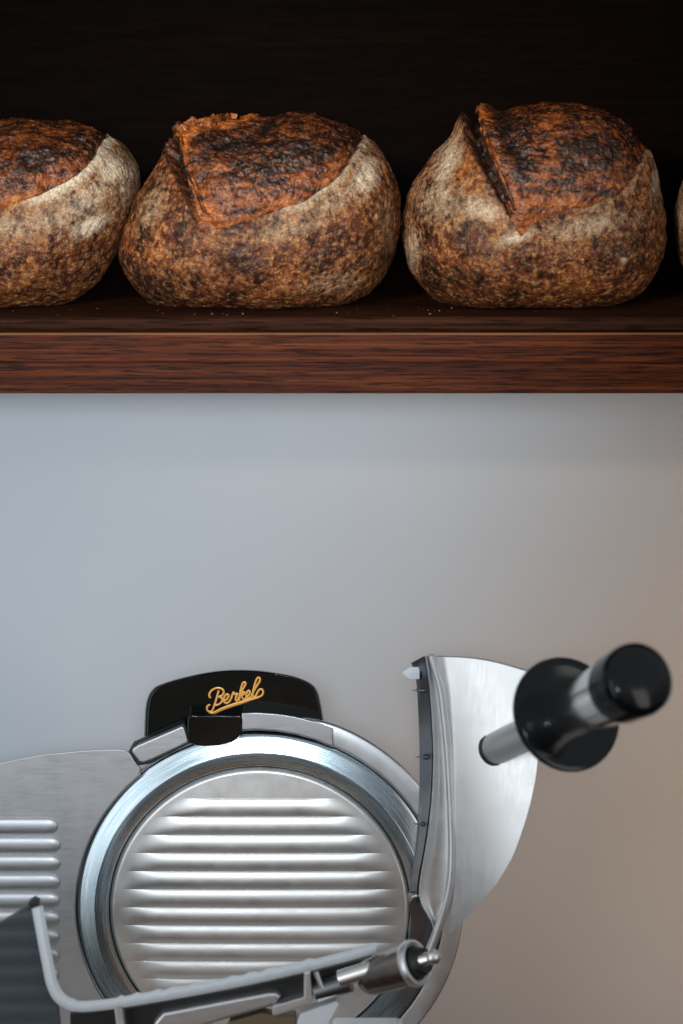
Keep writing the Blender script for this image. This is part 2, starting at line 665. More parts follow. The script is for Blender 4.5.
# ------------------------------------------------------------------ shelf
W = 0.66
shelf = empty('wall_shelf', (0, 0.2, P(341, 393, 0).z), 'dark walnut shelf unit holding the row of loaves above the slicer', 'shelf')
zr0, zr1, zr2 = P(341, 393.5, 0).z, P(341, 363, 0).z, P(341, 333.5, 0).z
bm = bmesh.new()
add_box(bm, (-W, 0.0, zr1 + 0.0001), (W, 0.03, zr2), 0.0006, 3)
obj('front_rail', bm, M['rail'], shelf)
bm = bmesh.new()
add_box(bm, (-W, 0.0006, zr0), (W, 0.03, zr1 - 0.0001), 0.0005, 3)
obj('front_rail', bm, M['rail2'], shelf)
bm = bmesh.new()
add_box(bm, (-W, 0.0035, zr2 + 0.0003), (W, Y_WALL - 0.022, Z_TOP), 0.0045, 4)
obj('shelf_board', bm, M['board'], shelf)
bm = bmesh.new()
add_box(bm, (-W, 0.032, zr0 + 0.012), (W, Y_WALL - 0.022, zr2), 0.001, 1)
obj('under_board', bm, M['board'], shelf)
zt = P(341, -110, 0).z
bm = bmesh.new()
add_box(bm, (-W, Y_WALL - 0.02, zr0 + 0.002), (W, Y_WALL - 0.002, zt + 0.05), 0.001, 1)
obj('back_panel', bm, M['backwood'], shelf)
bm = bmesh.new()
add_box(bm, (-W, 0.0, zt), (W, Y_WALL - 0.022, zt + 0.05), 0.002, 2)
obj('upper_board', bm, M['backwood'], shelf)
for s in (-1, 1):
    bm = bmesh.new()
    x0 = s * W
    add_box(bm, (min(x0, x0 + s * 0.03), 0.0, zr0), (max(x0, x0 + s * 0.03), Y_WALL - 0.002, zt + 0.05), 0.002, 2)
    obj('side_panel', bm, M['backwood'], shelf)

# wall and counter
bm = bmesh.new()
add_box(bm, (-3, Y_WALL, -1.6), (3, Y_WALL + 0.1, 1.6))
w = obj('wall', bm, M['wall'])
w['kind'] = 'structure'
Z_COUNTER = -0.70
bm = bmesh.new()
add_box(bm, (-1.4, -0.42, Z_COUNTER - 0.04), (1.4, Y_WALL - 0.003, Z_COUNTER), 0.003, 2)
w = obj('counter', bm, M['counter'])
w['kind'] = 'structure'


# ------------------------------------------------------------------ loaves
def resample_outline(pts, c, n):
    """polar radius (pixels) of a closed outline around c at n angles"""
    sp = spline([(x, y, 0) for x, y in pts], 10, True)
    ang = np.array([math.atan2(-(p.y - c[1]), p.x - c[0]) for p in sp])
    rad = np.array([math.hypot(p.x - c[0], p.y - c[1]) for p in sp])
    o = np.argsort(ang)
    ang, rad = ang[o], rad[o]
    ang = np.concatenate([ang - 2 * math.pi, ang, ang + 2 * math.pi])
    rad = np.tile(rad, 3)
    th = np.arange(n) * 2 * math.pi / n - math.pi
    return th, np.interp(th, ang, rad)


def loaf(label, outline, c, ear, seam, flours, half_depth, seed, ear_amp=1.0, top=-60, yoff=0.0, nt=1000, gap=1.0, glows=(), burns=(), ridge=None, cut_top=False, seam_flour=0.5):
    Yc = Y_LOAF + yoff
    C = P(c[0], c[1], Yc)
    S = (P(c[0] + 1, c[1], Yc) - C).length
    SV = abs((P(c[0], c[1] - 1, Yc) - C).z)
    th, R = resample_outline(outline, c, nt)
    nf, nb = 260, 70
    ph = np.concatenate([np.linspace(0.004, math.pi / 2, nf) , np.linspace(math.pi / 2, math.pi - 0.01, nb + 1)[1:]])
    TH, PH = np.meshgrid(th, ph)
    RR = np.tile(R, (len(ph), 1))
    g = np.sin(PH) ** 0.80
    hh = -np.sign(np.cos(PH)) * np.abs(np.cos(PH)) ** 0.92
    B = half_depth
    x = RR * np.cos(TH) * g * S
    z = RR * np.sin(TH) * g * SV
    # the top of the loaf leans back, the widest belly sits low
    y = hh * B * S
    p0 = np.stack([x.ravel(), y.ravel(), z.ravel()], 1)
    u, v = proj(p0 + np.array(C))
    pn = p0 / S
    out = p0 / (np.linalg.norm(p0, axis=1, keepdims=True) + 1e-9)
    q = pn + seed * 91.7
    wob = fbm(q, 1 / 46.0, 3)
    mid = fbm(q, 1 / 14.0, 4, 0.55)
    fine = fbm(q, 1 / 5.0, 3, 0.6)
    n = len(u)
    # wobbling cut lines
    uu = u + 2.4 * fbm(q + 5, 1 / 19.0, 3)
    vv = v + 2.4 * fbm(q + 55, 1 / 19.0, 3)
    if ear:
        poly = [(ear[0][0], top)] + list(ear) + list(seam) + [(seam[-1][0] + 3, top)]
    else:
        poly = list(seam) + [(seam[-1][0] + 6, top), (seam[0][0], top)]
    ins = inpoly(uu, vv, poly)
    ds, ts = polydist(uu, vv, seam)
    if ear:
        de, te = polydist(uu, vv, ear)
    else:
        de, te = np.full(n, 1e3), np.ones(n)
    d = np.minimum(ds, de)
    sd = np.where(ins, d, -d)
    disp = np.zeros(n)
    op = sstep(-1.0, 1.5, sd)
    char_shade = np.zeros(n)
    orange = np.zeros(n)
    # seam side: thin crust lip, then the crumb skin swells out of a small fold
    seam_w = np.exp(-np.maximum(de * 0 + ds, 0) / 7.0)
    disp += np.where(~ins, 2.2 * np.exp(-ds / 6.0), 0)
    disp += np.where(ins, -3.2 * np.exp(-ds / 3.5) + 2.5 * sstep(2, 26, d), 0)
    char_shade = np.maximum(char_shade, np.where(ins, 0.55 * np.exp(-(ds / 2.0) ** 2), 0) * sstep(0.1, 0.5, ts))
    orange = np.maximum(orange, np.where(ins, np.exp(-ds / 22.0) * (1 - 0.6 * sstep(0.2, 0.8, ts)), 0))
    if ear:
        a = 1.0 - 0.72 * sstep(0.5, 1.0, te)      # fades towards the point of the cut
        a = a * ear_amp
        lift = np.where(~ins, np.exp(-de / 11.0), 0)
        disp += 4.0 * a * lift * (sstep(0.32, 0.6, te) if cut_top else 1)
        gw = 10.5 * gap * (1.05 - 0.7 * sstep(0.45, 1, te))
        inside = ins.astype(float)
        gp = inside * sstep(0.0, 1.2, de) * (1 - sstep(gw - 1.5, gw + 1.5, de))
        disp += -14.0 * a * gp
        char_shade = np.maximum(char_shade, gp * (0.98 - 0.3 * sstep(0.8, 1, te)))  # gap beside the ear: charred edge plus painted-in shade
        char_shade = np.maximum(char_shade, np.where(~ins, 0.9 * np.exp(-(de / (1.8 + 3.4 * (1 - sstep(0.35, 0.6, te)))) ** 2), 0))
        lip = inside * np.exp(-((de - gw - 4.5) / 4.0) ** 2)
        disp += 1.2 * a * lip * (1 + 0.6 * mid + 0.35 * fine) * sstep(-0.05, 0.3, te)
        orange = np.maximum(orange, lip * (0.85 + 0.35 * mid + 0.3 * fine))
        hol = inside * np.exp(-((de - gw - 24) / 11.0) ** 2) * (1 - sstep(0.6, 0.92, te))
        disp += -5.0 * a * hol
        char_shade = np.maximum(char_shade, hol * 0.85)  # shade of the hollow behind the lip, put into the colour
        # the point of the cut stays bright
        ax, ay = ear[-1]
        orange = np.maximum(orange, inside * 1.1 * np.exp(-(((u - ax - 12) / 34) ** 2 + ((v - ay + 8) / 24) ** 2)))
    disp += -1.5 + 2.6 * wob + np.where(ins, 1.9, 0.9) * mid + np.where(ins, 0.9, 0.45) * fine
    char_shade = np.maximum(char_shade, np.where(ins, 0.5 * sstep(0.05, 0.6, wob + 0.35 * mid), 0) * (1 - np.clip(orange, 0, 1)))
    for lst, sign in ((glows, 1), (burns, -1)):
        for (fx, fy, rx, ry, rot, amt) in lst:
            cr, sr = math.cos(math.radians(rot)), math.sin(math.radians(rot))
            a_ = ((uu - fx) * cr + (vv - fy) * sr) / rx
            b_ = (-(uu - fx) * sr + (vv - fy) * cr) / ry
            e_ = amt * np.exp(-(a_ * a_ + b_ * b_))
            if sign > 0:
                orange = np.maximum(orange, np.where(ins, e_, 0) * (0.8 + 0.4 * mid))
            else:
                char_shade = np.maximum(char_shade, e_ * np.clip(0.75 + 0.55 * mid + 0.3 * fine, 0, 1))
    fl = np.zeros(n)
    for (fx, fy, rx, ry, rot, amt) in flours:
        cr, sr = math.cos(math.radians(rot)), math.sin(math.radians(rot))
        a_ = ((u - fx) * cr + (v - fy) * sr) / rx
        b_ = (-(u - fx) * sr + (v - fy) * cr) / ry
        fl = np.maximum(fl, amt * np.exp(-(a_ * a_ + b_ * b_)))
    fl = np.maximum(fl, seam_flour * np.exp(-(ds / 15.0) ** 2) * sstep(0.15, 0.5, ts))
    fl = np.where(ins, 0.0, fl)
    pts = p0 + out * (disp * S)[:, None]
    # flat base on the board
    zb = Z_TOP - C.z + 0.0004
    pts[:, 2] -= 3.2 * S
    pts[:, 2] = np.where(pts[:, 2] < zb, zb + 0.0002 * (mid + 1), pts[:, 2])
    nr = len(ph)
    idx = np.arange(n).reshape(nr, nt)
    i2 = np.roll(idx, -1, axis=1)
    quads = np.stack([idx[:-1], i2[:-1], i2[1:], idx[1:]], -1).reshape(-1, 4)
    verts = np.concatenate([pts, pts[idx[0]].mean(0)[None], pts[idx[-1]].mean(0)[None]])
    tri = np.concatenate([np.stack([i2[0], idx[0], np.full(nt, n)], 1), np.stack([idx[-1], i2[-1], np.full(nt, n + 1)], 1)])
    me = bpy.data.meshes.new('sourdough_loaf')
    me.vertices.add(len(verts))
    origin = Vector((C.x, C.y, Z_TOP))
    verts = verts + np.array(C - origin)
    me.vertices.foreach_set('co', verts.ravel())
    nq, ntr = len(quads), len(tri)
    me.loops.add(nq * 4 + ntr * 3)
    me.loops.foreach_set('vertex_index', np.concatenate([quads.ravel(), tri.ravel()]).astype(np.int32))
    me.polygons.add(nq + ntr)
    me.polygons.foreach_set('loop_start', np.concatenate([np.arange(nq) * 4, nq * 4 + np.arange(ntr) * 3]).astype(np.int32))
    me.update(calc_edges=True)
    me.validate()
    me.polygons.foreach_set('use_smooth', [True] * len(me.polygons))
    for nm, arr in (('open', op), ('orange', np.clip(orange, 0, 1.2)), ('char_shade', np.clip(char_shade, 0, 1)), ('flour', np.clip(fl, 0, 1.2))):
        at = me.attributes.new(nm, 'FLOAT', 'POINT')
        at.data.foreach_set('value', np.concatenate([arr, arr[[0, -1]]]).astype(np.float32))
    me.materials.append(M['bread'])
    o = bpy.data.objects.new('sourdough_loaf', me)
    COL.objects.link(o)
    o.location = origin
    o['label'] = label
    o['category'] = 'bread'
    o['group'] = 'sourdough loaves in a row on the shelf'
    if ridge:
        # torn, curled rim of the opened crust, grown along the cut
        front = (PH.ravel() < 1.9)
        W3 = verts[:n][front] + np.array(origin)
        fu, fv = proj(W3)
        path = spline([(a_, b_, c_) for a_, b_, c_ in ridge], 14)
        ctr = []
        for p in path:
            k = np.argsort((fu - p.x) ** 2 + (fv - p.y) ** 2)[:12]
            ctr.append(W3[k].mean(0))
        ctr = np.array(ctr)
        ker = np.ones(9) / 9
        pad = np.concatenate([np.repeat(ctr[:1], 4, 0), ctr, np.repeat(ctr[-1:], 4, 0)])
        ctr = np.stack([np.convolve(pad[:, i_], ker, 'valid') for i_ in range(3)], 1)
        m_ = len(ctr)
        tang = np.gradient(ctr, axis=0)
        tang /= np.linalg.norm(tang, axis=1, keepdims=True)
        outw = ctr - np.array(C)
        outw -= tang * (outw * tang).sum(1, keepdims=True)
        outw /= np.linalg.norm(outw, axis=1, keepdims=True)
        side = np.cross(tang, outw)
        ns = 28
        vs_, at_o, at_c = [], [], []
        for i_ in range(m_):
            rad_ = path[i_].z * S
            for k in range(ns):
                a_ = 2 * math.pi * k / ns
                # tall thin lip that leans over the gap
                lo = 1.35 * math.cos(a_)
                sd_ = 0.62 * math.sin(a_) + LEAN * max(0, lo) ** 2
                vs_.append(ctr[i_] + outw[i_] * (rad_ * (lo + 0.35)) + side[i_] * (rad_ * sd_))
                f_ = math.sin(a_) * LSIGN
                at_c.append(min(1, max(0, (f_ + 0.15) * 1.6)))  # outer side of the rim darkened: char and painted shade together
                at_o.append(0.75)
        vs_ = np.array(vs_)
        nn = fbm(vs_ / S + 7, 1 / 7.0, 4, 0.6)[:, None] * 0.42 * np.repeat([p.z for p in path], ns)[:, None]
        cc_ = np.repeat(ctr, ns, 0)
        dd_ = vs_ - cc_
        dd_ /= np.linalg.norm(dd_, axis=1, keepdims=True) + 1e-9
        vs_ = vs_ + dd_ * nn * S
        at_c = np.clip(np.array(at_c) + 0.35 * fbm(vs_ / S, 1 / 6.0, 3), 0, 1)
        at_o = np.clip(np.array(at_o) + 0.45 * fbm(vs_ / S + 40, 1 / 5.0, 3), 0.2, 1.2)
        loc = vs_ - np.array(origin)
        fs = []
        for i_ in range(m_ - 1):
            for k in range(ns):
                k2 = (k + 1) % ns
                fs.append((i_ * ns + k, i_ * ns + k2, (i_ + 1) * ns + k2, (i_ + 1) * ns + k))
        fs.append(tuple(range(ns))[::-1])
        fs.append(tuple((m_ - 1) * ns + k for k in range(ns)))
        me2 = bpy.data.meshes.new('crust_ear')
        me2.from_pydata([tuple(p) for p in loc], [], fs)
        me2.polygons.foreach_set('use_smooth', [True] * len(me2.polygons))
        bm2 = bmesh.new()
        bm2.from_mesh(me2)
        bmesh.ops.recalc_face_normals(bm2, faces=bm2.faces)
        bm2.to_mesh(me2)
        bm2.free()
        for nm, arr in (('open', np.ones(len(loc))), ('orange', at_o), ('char_shade', at_c), ('flour', np.zeros(len(loc)))):
            at = me2.attributes.new(nm, 'FLOAT', 'POINT')
            at.data.foreach_set('value', np.asarray(arr, dtype=np.float32))
        me2.materials.append(M['bread'])
        o2 = bpy.data.objects.new('crust_ear', me2)
        COL.objects.link(o2)
        o2.parent = o
    return o


LEAN = 0.25
LSIGN = -1


OUT2 = [(117, 248), (124, 214), (140, 185), (157, 161), (168, 147), (171, 132), (180, 118), (200, 114), (225, 116), (250, 114), (280, 113),
        (310, 115), (338, 122), (360, 131), (380, 143), (396, 168), (404, 200), (401, 238), (390, 268), (370, 289), (340, 302), (300, 308),
        (240, 309), (180, 307), (150, 299), (131, 281), (120, 264)]
loaf('large dark sourdough loaf with a raised curled ear, in the middle of the shelf', OUT2, (262, 222),
     [(236, 100), (204, 105), (181, 112), (169, 130), (167, 152), (176, 178), (186, 200), (193, 216)],
     [(197, 221), (225, 222), (262, 214), (298, 201), (328, 182), (350, 158), (364, 134)],
     [(366, 172, 18, 30, 25, 0.9), (335, 198, 50, 14, -32, 0.6), (290, 226, 56, 16, -15, 0.55), (150, 205, 16, 44, 25, 0.5), (335, 280, 46, 16, -10, 0.45), (225, 235, 46, 10, 0, 0.3), (388, 215, 14, 44, 0, 0.4)],
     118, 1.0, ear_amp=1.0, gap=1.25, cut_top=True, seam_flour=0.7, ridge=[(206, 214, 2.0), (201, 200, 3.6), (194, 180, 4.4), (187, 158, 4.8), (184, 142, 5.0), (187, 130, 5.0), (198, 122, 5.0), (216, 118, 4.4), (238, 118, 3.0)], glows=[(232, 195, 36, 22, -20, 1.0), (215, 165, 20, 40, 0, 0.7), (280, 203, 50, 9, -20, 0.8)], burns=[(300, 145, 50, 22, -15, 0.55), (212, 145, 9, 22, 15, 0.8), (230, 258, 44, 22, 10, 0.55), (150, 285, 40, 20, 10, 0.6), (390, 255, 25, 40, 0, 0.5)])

OUT3 = [(403, 242), (404, 212), (412, 182), (428, 158), (447, 138), (461, 118), (470, 107), (482, 103), (500, 106), (522, 105), (548, 102),
        (576, 104), (600, 111), (624, 126), (639, 141), (650, 151), (657, 168), (661, 190), (666, 214), (667, 242), (660, 265), (645, 285),
        (625, 297), (600, 304), (540, 309), (470, 307), (440, 298), (420, 282), (408, 263)]
loaf('round flour dusted sourdough loaf with a wide V split, right of the middle', OUT3, (535, 222),
     [(466, 96), (465, 118), (470, 140), (482, 165), (497, 190), (507, 210)],
     [(524, 234), (534, 219), (560, 210), (590, 203), (617, 192), (636, 173), (646, 150)],
     [(445, 160, 16, 44, 25, 0.85), (482, 206, 34, 16, 25, 0.8), (440, 195, 44, 34, 20, 0.62), (410, 245, 12, 44, 0, 0.65), (515, 234, 28, 9, -20, 0.9), (590, 222, 64, 18, -12, 0.65), (624, 256, 5, 4, 20, 0.8), (658, 178, 9, 30, 10, 0.7), (560, 245, 80, 18, 0, 0.3)],
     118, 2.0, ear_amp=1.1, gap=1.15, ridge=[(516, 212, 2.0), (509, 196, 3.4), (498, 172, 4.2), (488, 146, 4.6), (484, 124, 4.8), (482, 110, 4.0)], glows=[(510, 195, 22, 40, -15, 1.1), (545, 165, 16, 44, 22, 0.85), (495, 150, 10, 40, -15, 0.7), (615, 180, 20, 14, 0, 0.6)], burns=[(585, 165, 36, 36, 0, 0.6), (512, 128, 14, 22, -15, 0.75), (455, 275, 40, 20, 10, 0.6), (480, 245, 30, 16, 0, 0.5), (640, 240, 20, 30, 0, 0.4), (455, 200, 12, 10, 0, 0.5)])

OUT1 = [(-112, 245), (-105, 205), (-85, 165), (-60, 138), (-30, 125), (5, 121), (40, 119), (75, 121), (98, 127), (112, 135), (128, 144), (141, 165),
        (142, 192), (133, 222), (120, 250), (100, 277), (72, 298), (30, 307), (-10, 310), (-55, 307), (-90, 290), (-106, 268)]
loaf('loaf cut off by the left edge with a broad white flour band', OUT1, (15, 222), None,
     [(-70, 212), (-20, 212), (5, 204), (35, 194), (65, 180), (88, 162), (104, 138), (110, 124)],
     [(85, 198, 56, 22, -42, 0.75), (112, 165, 24, 26, 0, 0.9), (92, 222, 30, 12, -25, 0.95), (40, 218, 60, 20, -20, 0.6), (128, 175, 20, 44, 15, 0.7), (0, 222, 50, 18, 0, 0.6)],
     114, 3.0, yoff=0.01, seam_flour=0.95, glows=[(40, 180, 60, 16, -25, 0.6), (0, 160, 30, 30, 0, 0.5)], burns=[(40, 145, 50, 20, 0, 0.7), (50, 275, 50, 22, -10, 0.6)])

OUT4 = [(674, 222), (676, 200), (683, 178), (700, 150), (730, 128), (770, 118), (810, 116), (850, 120), (885, 135), (910, 165), (922, 200),
        (920, 245), (905, 280), (870, 300), (800, 308), (740, 306), (705, 292), (688, 270), (678, 248)]
loaf('loaf mostly beyond the right edge of the photograph', OUT4, (800, 222), None,
     [(700, 190), (760, 205), (830, 195), (880, 160), (890, 120)],
     [(682, 205, 16, 60, 0, 0.75)], 110, 4.0, yoff=0.02, nt=600)

# crumbs on the board
bm = bmesh.new()
for i in range(36):
    if random.random() < 0.6:
        px = random.choice([random.gauss(352, 28), random.gauss(410, 25), random.gauss(200, 30)])
    else:
        px = random.uniform(0, 683)
    Y = random.uniform(0.006, 0.06)
    r = random.choice([0.0002, 0.0003, 0.0003, 0.0005, 0.0009])
    c = P(px, 314, Y)
    t = bmesh.ops.create_icosphere(bm, subdivisions=1, radius=r)
    for v in t['verts']:
        v.co = v.co * random.uniform(0.7, 1.2) + Vector((c.x, Y, Z_TOP + r * 0.5))
o = obj('bread_crumbs', bm, M['crumb'])
o['kind'] = 'stuff'
o['label'] = 'fine flour and crumbs scattered along the shelf edge'
o['category'] = 'crumbs'

# ------------------------------------------------------------------ the slicer
CC = P(260, 907, 0.0)                         # middle of the blade
SX = (P(261, 907, 0.0) - CC).length           # metres per pixel there
ROOT = Vector((CC.x, 0.08, Z_COUNTER))
sl = empty('meat_slicer', ROOT, 'silver meat slicer with round ribbed blade cover and black sharpener cap under the shelf', 'slicer')
AX = Vector((0, -1, 0))                       # out of the blade, towards the room
XR = Vector((1, 0, 0))


def circ(r, deg, y):
    a = math.radians(deg)
    return Vector((CC.x + r * SX * math.cos(a), y, CC.z + r * SX * math.sin(a)))


# blade: bevelled ring
bm = bmesh.new()
mm = 0.001
prof = [(-1 * mm, 150 * SX), (9.0 * mm, 150.5 * SX), (11 * mm, 152 * SX), (11.3 * mm, 158 * SX), (10.9 * mm, 163.5 * SX), (10.2 * mm, 164.6 * SX),
        (6.4 * mm, 178.5 * SX), (5.0 * mm, 181.5 * SX), (3.5 * mm, 182.0 * SX), (0 * mm, 182 * SX), (-4 * mm, 178 * SX), (-4 * mm, 150 * SX), (-1 * mm, 150 * SX)]
add_lathe(bm, CC, AX, prof, 256, ref=XR)
obj('blade', bm, M['knife'], sl, origin=CC, angle=24)

# ribbed cover
bm = bmesh.new()
RC = 149.0 * SX
pitch = 0.0193 * 0.86


def cover_h(x, z):
    r = math.hypot(x, z)
    h = 0.0115 + 0.0022 * (1 - (r / RC) ** 2)
    e = RC - r
    if e < 0.004:
        h -= 0.004 * (1 - max(e, 0) / 0.004) ** 2
    # half-round ribs
    zz = (z - RIB0) / pitch
    if -0.02 < zz < 10.98:
        k = zz - math.floor(zz)
        hw = math.sqrt(max(0.0, (RC * 0.955) ** 2 - z * z))
        lim = hw - abs(x)
        if lim > 0:
            e2 = min(1.0, lim / 0.036)
            h += 0.0024 * max(0, math.sin(math.pi * k)) ** 0.72 * e2 * e2 * (3 - 2 * e2)
    return h


RIB0 = P(260, 989, -0.015).z - CC.z - 0.5 * pitch
NX = 90
zl = list(np.linspace(-RC * 0.99999, RIB0 - 0.0006, 30))
for k in range(11):
    zl += [RIB0 + pitch * (k + 0.5 - 0.5 * math.cos(math.pi * (i + 0.5) / 28)) for i in range(28)]
zl += list(np.linspace(RIB0 + 11 * pitch + 0.0006, RC * 0.99999, 40))
zl = [z for z in zl if abs(z) < RC]
grid = []
for zz in zl:
    hw = math.sqrt(max(0.0, RC * RC - zz * zz))
    row = []
    for i in range(NX + 1):
        s = -1 + 2 * i / NX
        s = math.sin(s * math.pi / 2)
        xx = s * hw
        row.append(CC + Vector((xx, -cover_h(xx, zz), zz)))
    grid.append(row)
add_grid(bm, grid)
obj('blade_cover', bm, M['cover'], sl, origin=CC, angle=60)

# black ring that paints the dark gap between blade and cover
bm = bmesh.new()
add_lathe(bm, CC, AX, [(7.5 * mm, 147 * SX), (7.5 * mm, 151.2 * SX)], 128, ref=XR)
obj('gap_shade_ring', bm, M['blackmatte'], sl, origin=CC)

# cast guard around the blade
bm = bmesh.new()
gp = [(-0.06, 150 * SX), (-0.06, 176 * SX), (-0.03, 190 * SX), (-0.012, 200 * SX), (-0.006, 203 * SX), (-0.0025, 203.5 * SX), (-0.0005, 202.2 * SX), (0.0005, 200 * SX), (0.0012, 194 * SX), (0.0015, 186 * SX), (0.001, 184.2 * SX), (-0.001, 183.6 * SX), (-0.012, 183.4 * SX), (-0.012, 150 * SX)]
add_lathe(bm, CC, AX, gp + [gp[0]], 200, ref=XR)
for v in bm.verts:
    dx, dz = v.co.x - CC.x, v.co.z - CC.z
    r = math.hypot(dx, dz)
    if r > 186 * SX:
        g_ = math.exp(-((math.degrees(math.atan2(dz, dx)) - 103) / 24) ** 4)
        k_ = 1 - g_ * (r / SX - 186) / (r / SX) * 0.75
        v.co.x, v.co.z = CC.x + dx * k_, CC.z + dz * k_
obj('blade_guard', bm, M['guard'], sl, origin=CC, angle=30)

# gauge plate on the left, with half-round ribs
YG = -0.0115
pl = [P(-150, 792, YG), P(-60, 774, YG), P(0, 762.5, YG), P(40, 754.5, YG), P(80, 750.5, YG), P(112, 749, YG), P(124, 749.5, YG), P(130, 753, YG), P(136, 763, YG), P(141, 768, YG)]
a0 = math.degrees(math.atan2(pl[-1].z - CC.z, pl[-1].x - CC.x))
arc = [circ(183.5, a0 + (250 - a0) * k / 60, YG) for k in range(1, 61)]
end = arc[-1]
pl = pl + arc + [Vector((end.x, YG, CC.z - 0.22)), Vector((P(-150, 792, YG).x, YG, CC.z - 0.22))]
bm = bmesh.new()
add_poly(bm, pl, 0.006, 0.0012, 3, Vector((0, 1, -0.4)))
for k in range(12):
    yy = 826 + 18.6 * k
    c0, c1 = P(-150, yy, YG), P(61 - 0.25 * k - (3 if k == 0 else 0), yy, YG)
    hr = 0.0078
    n = 20
    pts, rr = [], []
    pts.append(c0)
    rr.append(hr)
    L = c1.x - c0.x
    for i in range(n + 1):
        s = i / n
        pts.append(Vector((c1.x - 0.010 * (1 - math.sin(s * math.pi / 2)), YG, c1.z)))
        rr.append(max(0.00005, hr * math.cos(s * math.pi / 2) ** 0.9))
    add_tube(bm, pts, rr, 20, flat=(Vector((0, 1, 0)), 0.45))
obj('gauge_plate', bm, M['gauge'], sl, angle=34)

# sharpener cap: black, rounded, with a proud rim
YC = 0.004
capo = [(144, 742), (144.5, 722), (146, 703), (151, 691), (161, 684), (188, 676), (215, 671), (240, 669.5), (265, 671), (292, 675.5), (309, 682), (317, 690), (321, 704), (324, 724), (325, 748)]
cap_pts = [Vector((p.x, p.y)) for p in spline([(x, y, 0) for x, y in capo], 6)]
bm = bmesh.new()


def capring(s, Y, cx=234, cy=716):
    return [P(cx + (p.x - cx) * s, cy + (p.y - cy) * (s if p.y < cy else 1), Y) for p in cap_pts]


front = [(0.955, YC), (0.975, YC + 0.0008), (0.99, YC + 0.003), (1.0, YC + 0.008), (0.985, YC + 0.02), (0.93, YC + 0.045)]
loops = []
for s, Y in front:
    loops.append([bm.verts.new(p) for p in capring(s, Y)])
bm.faces.new(loops[0])
for A, B in zip(loops, loops[1:]):
    for k in range(len(A)):
        bm.faces.new((A[k], A[(k + 1) % len(A)], B[(k + 1) % len(A)], B[k]))
bm.faces.new(loops[-1][::-1])
cap = obj('sharpener_cap', bm, M['black'], sl, angle=50)
YT = -0.0135
bm = bmesh.new()
tabp = spline([(x, y, 0) for x, y in [(188, 717), (188, 738), (194, 744.5), (206, 746), (222, 744.5), (235, 740), (241, 733), (242.5, 726), (242, 716.5), (232, 715.5), (200, 715.5)]], 5, True)
add_poly(bm, [P(p.x, p.y, YT) for p in tabp], 0.018, 0.0015, 3, Vector((0, 1, -0.35)))
obj('cap_latch', bm, M['black'], cap, angle=40)

# metal brackets beside the latch
bm = bmesh.new()
br = [(131.5, 752), (133, 748.5), (138, 745), (181, 726.5), (184, 727.5), (188, 741), (187, 743.5), (152, 760), (143, 763), (139, 762)]
add_poly(bm, [P(x, y, -0.0135) for x, y in br], 0.018, 0.0018, 3)
obj('guard_bracket', bm, M['aluminium'], sl)
bm = bmesh.new()
outer = [(241.5, 713), (256, 712.5), (275, 713.5), (295, 716.5), (315, 721.5), (333, 728.5)]
inner = [(333.5, 747), (315, 739.5), (295, 734), (275, 730.8), (256, 729.6), (241.5, 730)]
add_poly(bm, [P(x, y, -0.013) for x, y in outer + inner], 0.016, 0.0014, 3, Vector((0, 1, -0.35)))
obj('guard_bracket', bm, M['aluminium'], sl)
# dark bed under the left bracket
bm = bmesh.new()
add_poly(bm, [P(x, y, -0.0095) for x, y in [(128, 754), (133, 745), (184, 723), (192, 742), (150, 764), (136, 766)]], 0.01, 0.0008, 2)
obj('bracket_gasket', bm, M['blackmatte'], sl)

# lettering on the cap
ZX, ZY, ZS = 195.0, 665.0, 683 / 80
strokes = [
    [(132, 282), (122, 262), (128, 235), (155, 208), (195, 196), (232, 206), (246, 232), (232, 258), (200, 272)],
    [(203, 218), (192, 255), (180, 300), (165, 345), (148, 388), (122, 398), (102, 380), (108, 350), (130, 338)],
    [(200, 272), (228, 282), (230, 310), (205, 335), (168, 345)],
    [(240, 312), (272, 292), (288, 262), (270, 250), (250, 276), (248, 310), (266, 326), (292, 312), (310, 280)],
    [(310, 282), (328, 232), (336, 250), (362, 246), (348, 282), (350, 304), (362, 304), (374, 290)],
    [(372, 290), (398, 225), (428, 172), (430, 150), (410, 152), (396, 190), (384, 240), (378, 302)],
    [(384, 262), (408, 236), (424, 232), (416, 250), (396, 260), (408, 284), (424, 294), (440, 276)],
    [(440, 276), (462, 254), (470, 228), (454, 220), (440, 244), (440, 274), (456, 286), (478, 270), (492, 240)],
    [(492, 240), (520, 190), (552, 140), (552, 112), (532, 112), (512, 160), (498, 215), (494, 258), (508, 272), (530, 246)],
    [(524, 252), (548, 212), (572, 208), (582, 236), (566, 262), (530, 278)],
]
bm = bmesh.new()
YL = YC - 0.0003
for st in strokes:
    sp = spline([(x, y, 0) for x, y in st], 5)
    pts = [P(ZX + p.x / ZS, ZY + p.y / ZS, YL) for p in sp]
    add_tube(bm, pts, 0.00088, 8, flat=(Vector((0, 1, 0)), 0.35))
sw = spline([(x, y, 0) for x, y in [(540, 276), (480, 292), (400, 318), (300, 350), (225, 378), (160, 408), (118, 402)]], 6)
pts = [P(ZX + p.x / ZS, ZY + p.y / ZS, YL) for p in sw]
add_tube(bm, pts, [0.0009 + 0.0006 * math.sin(math.pi * i / (len(pts) - 1)) for i in range(len(pts))], 8, flat=(Vector((0, 1, 0)), 0.3))
obj('brand_lettering', bm, M['gold'], cap, angle=60)

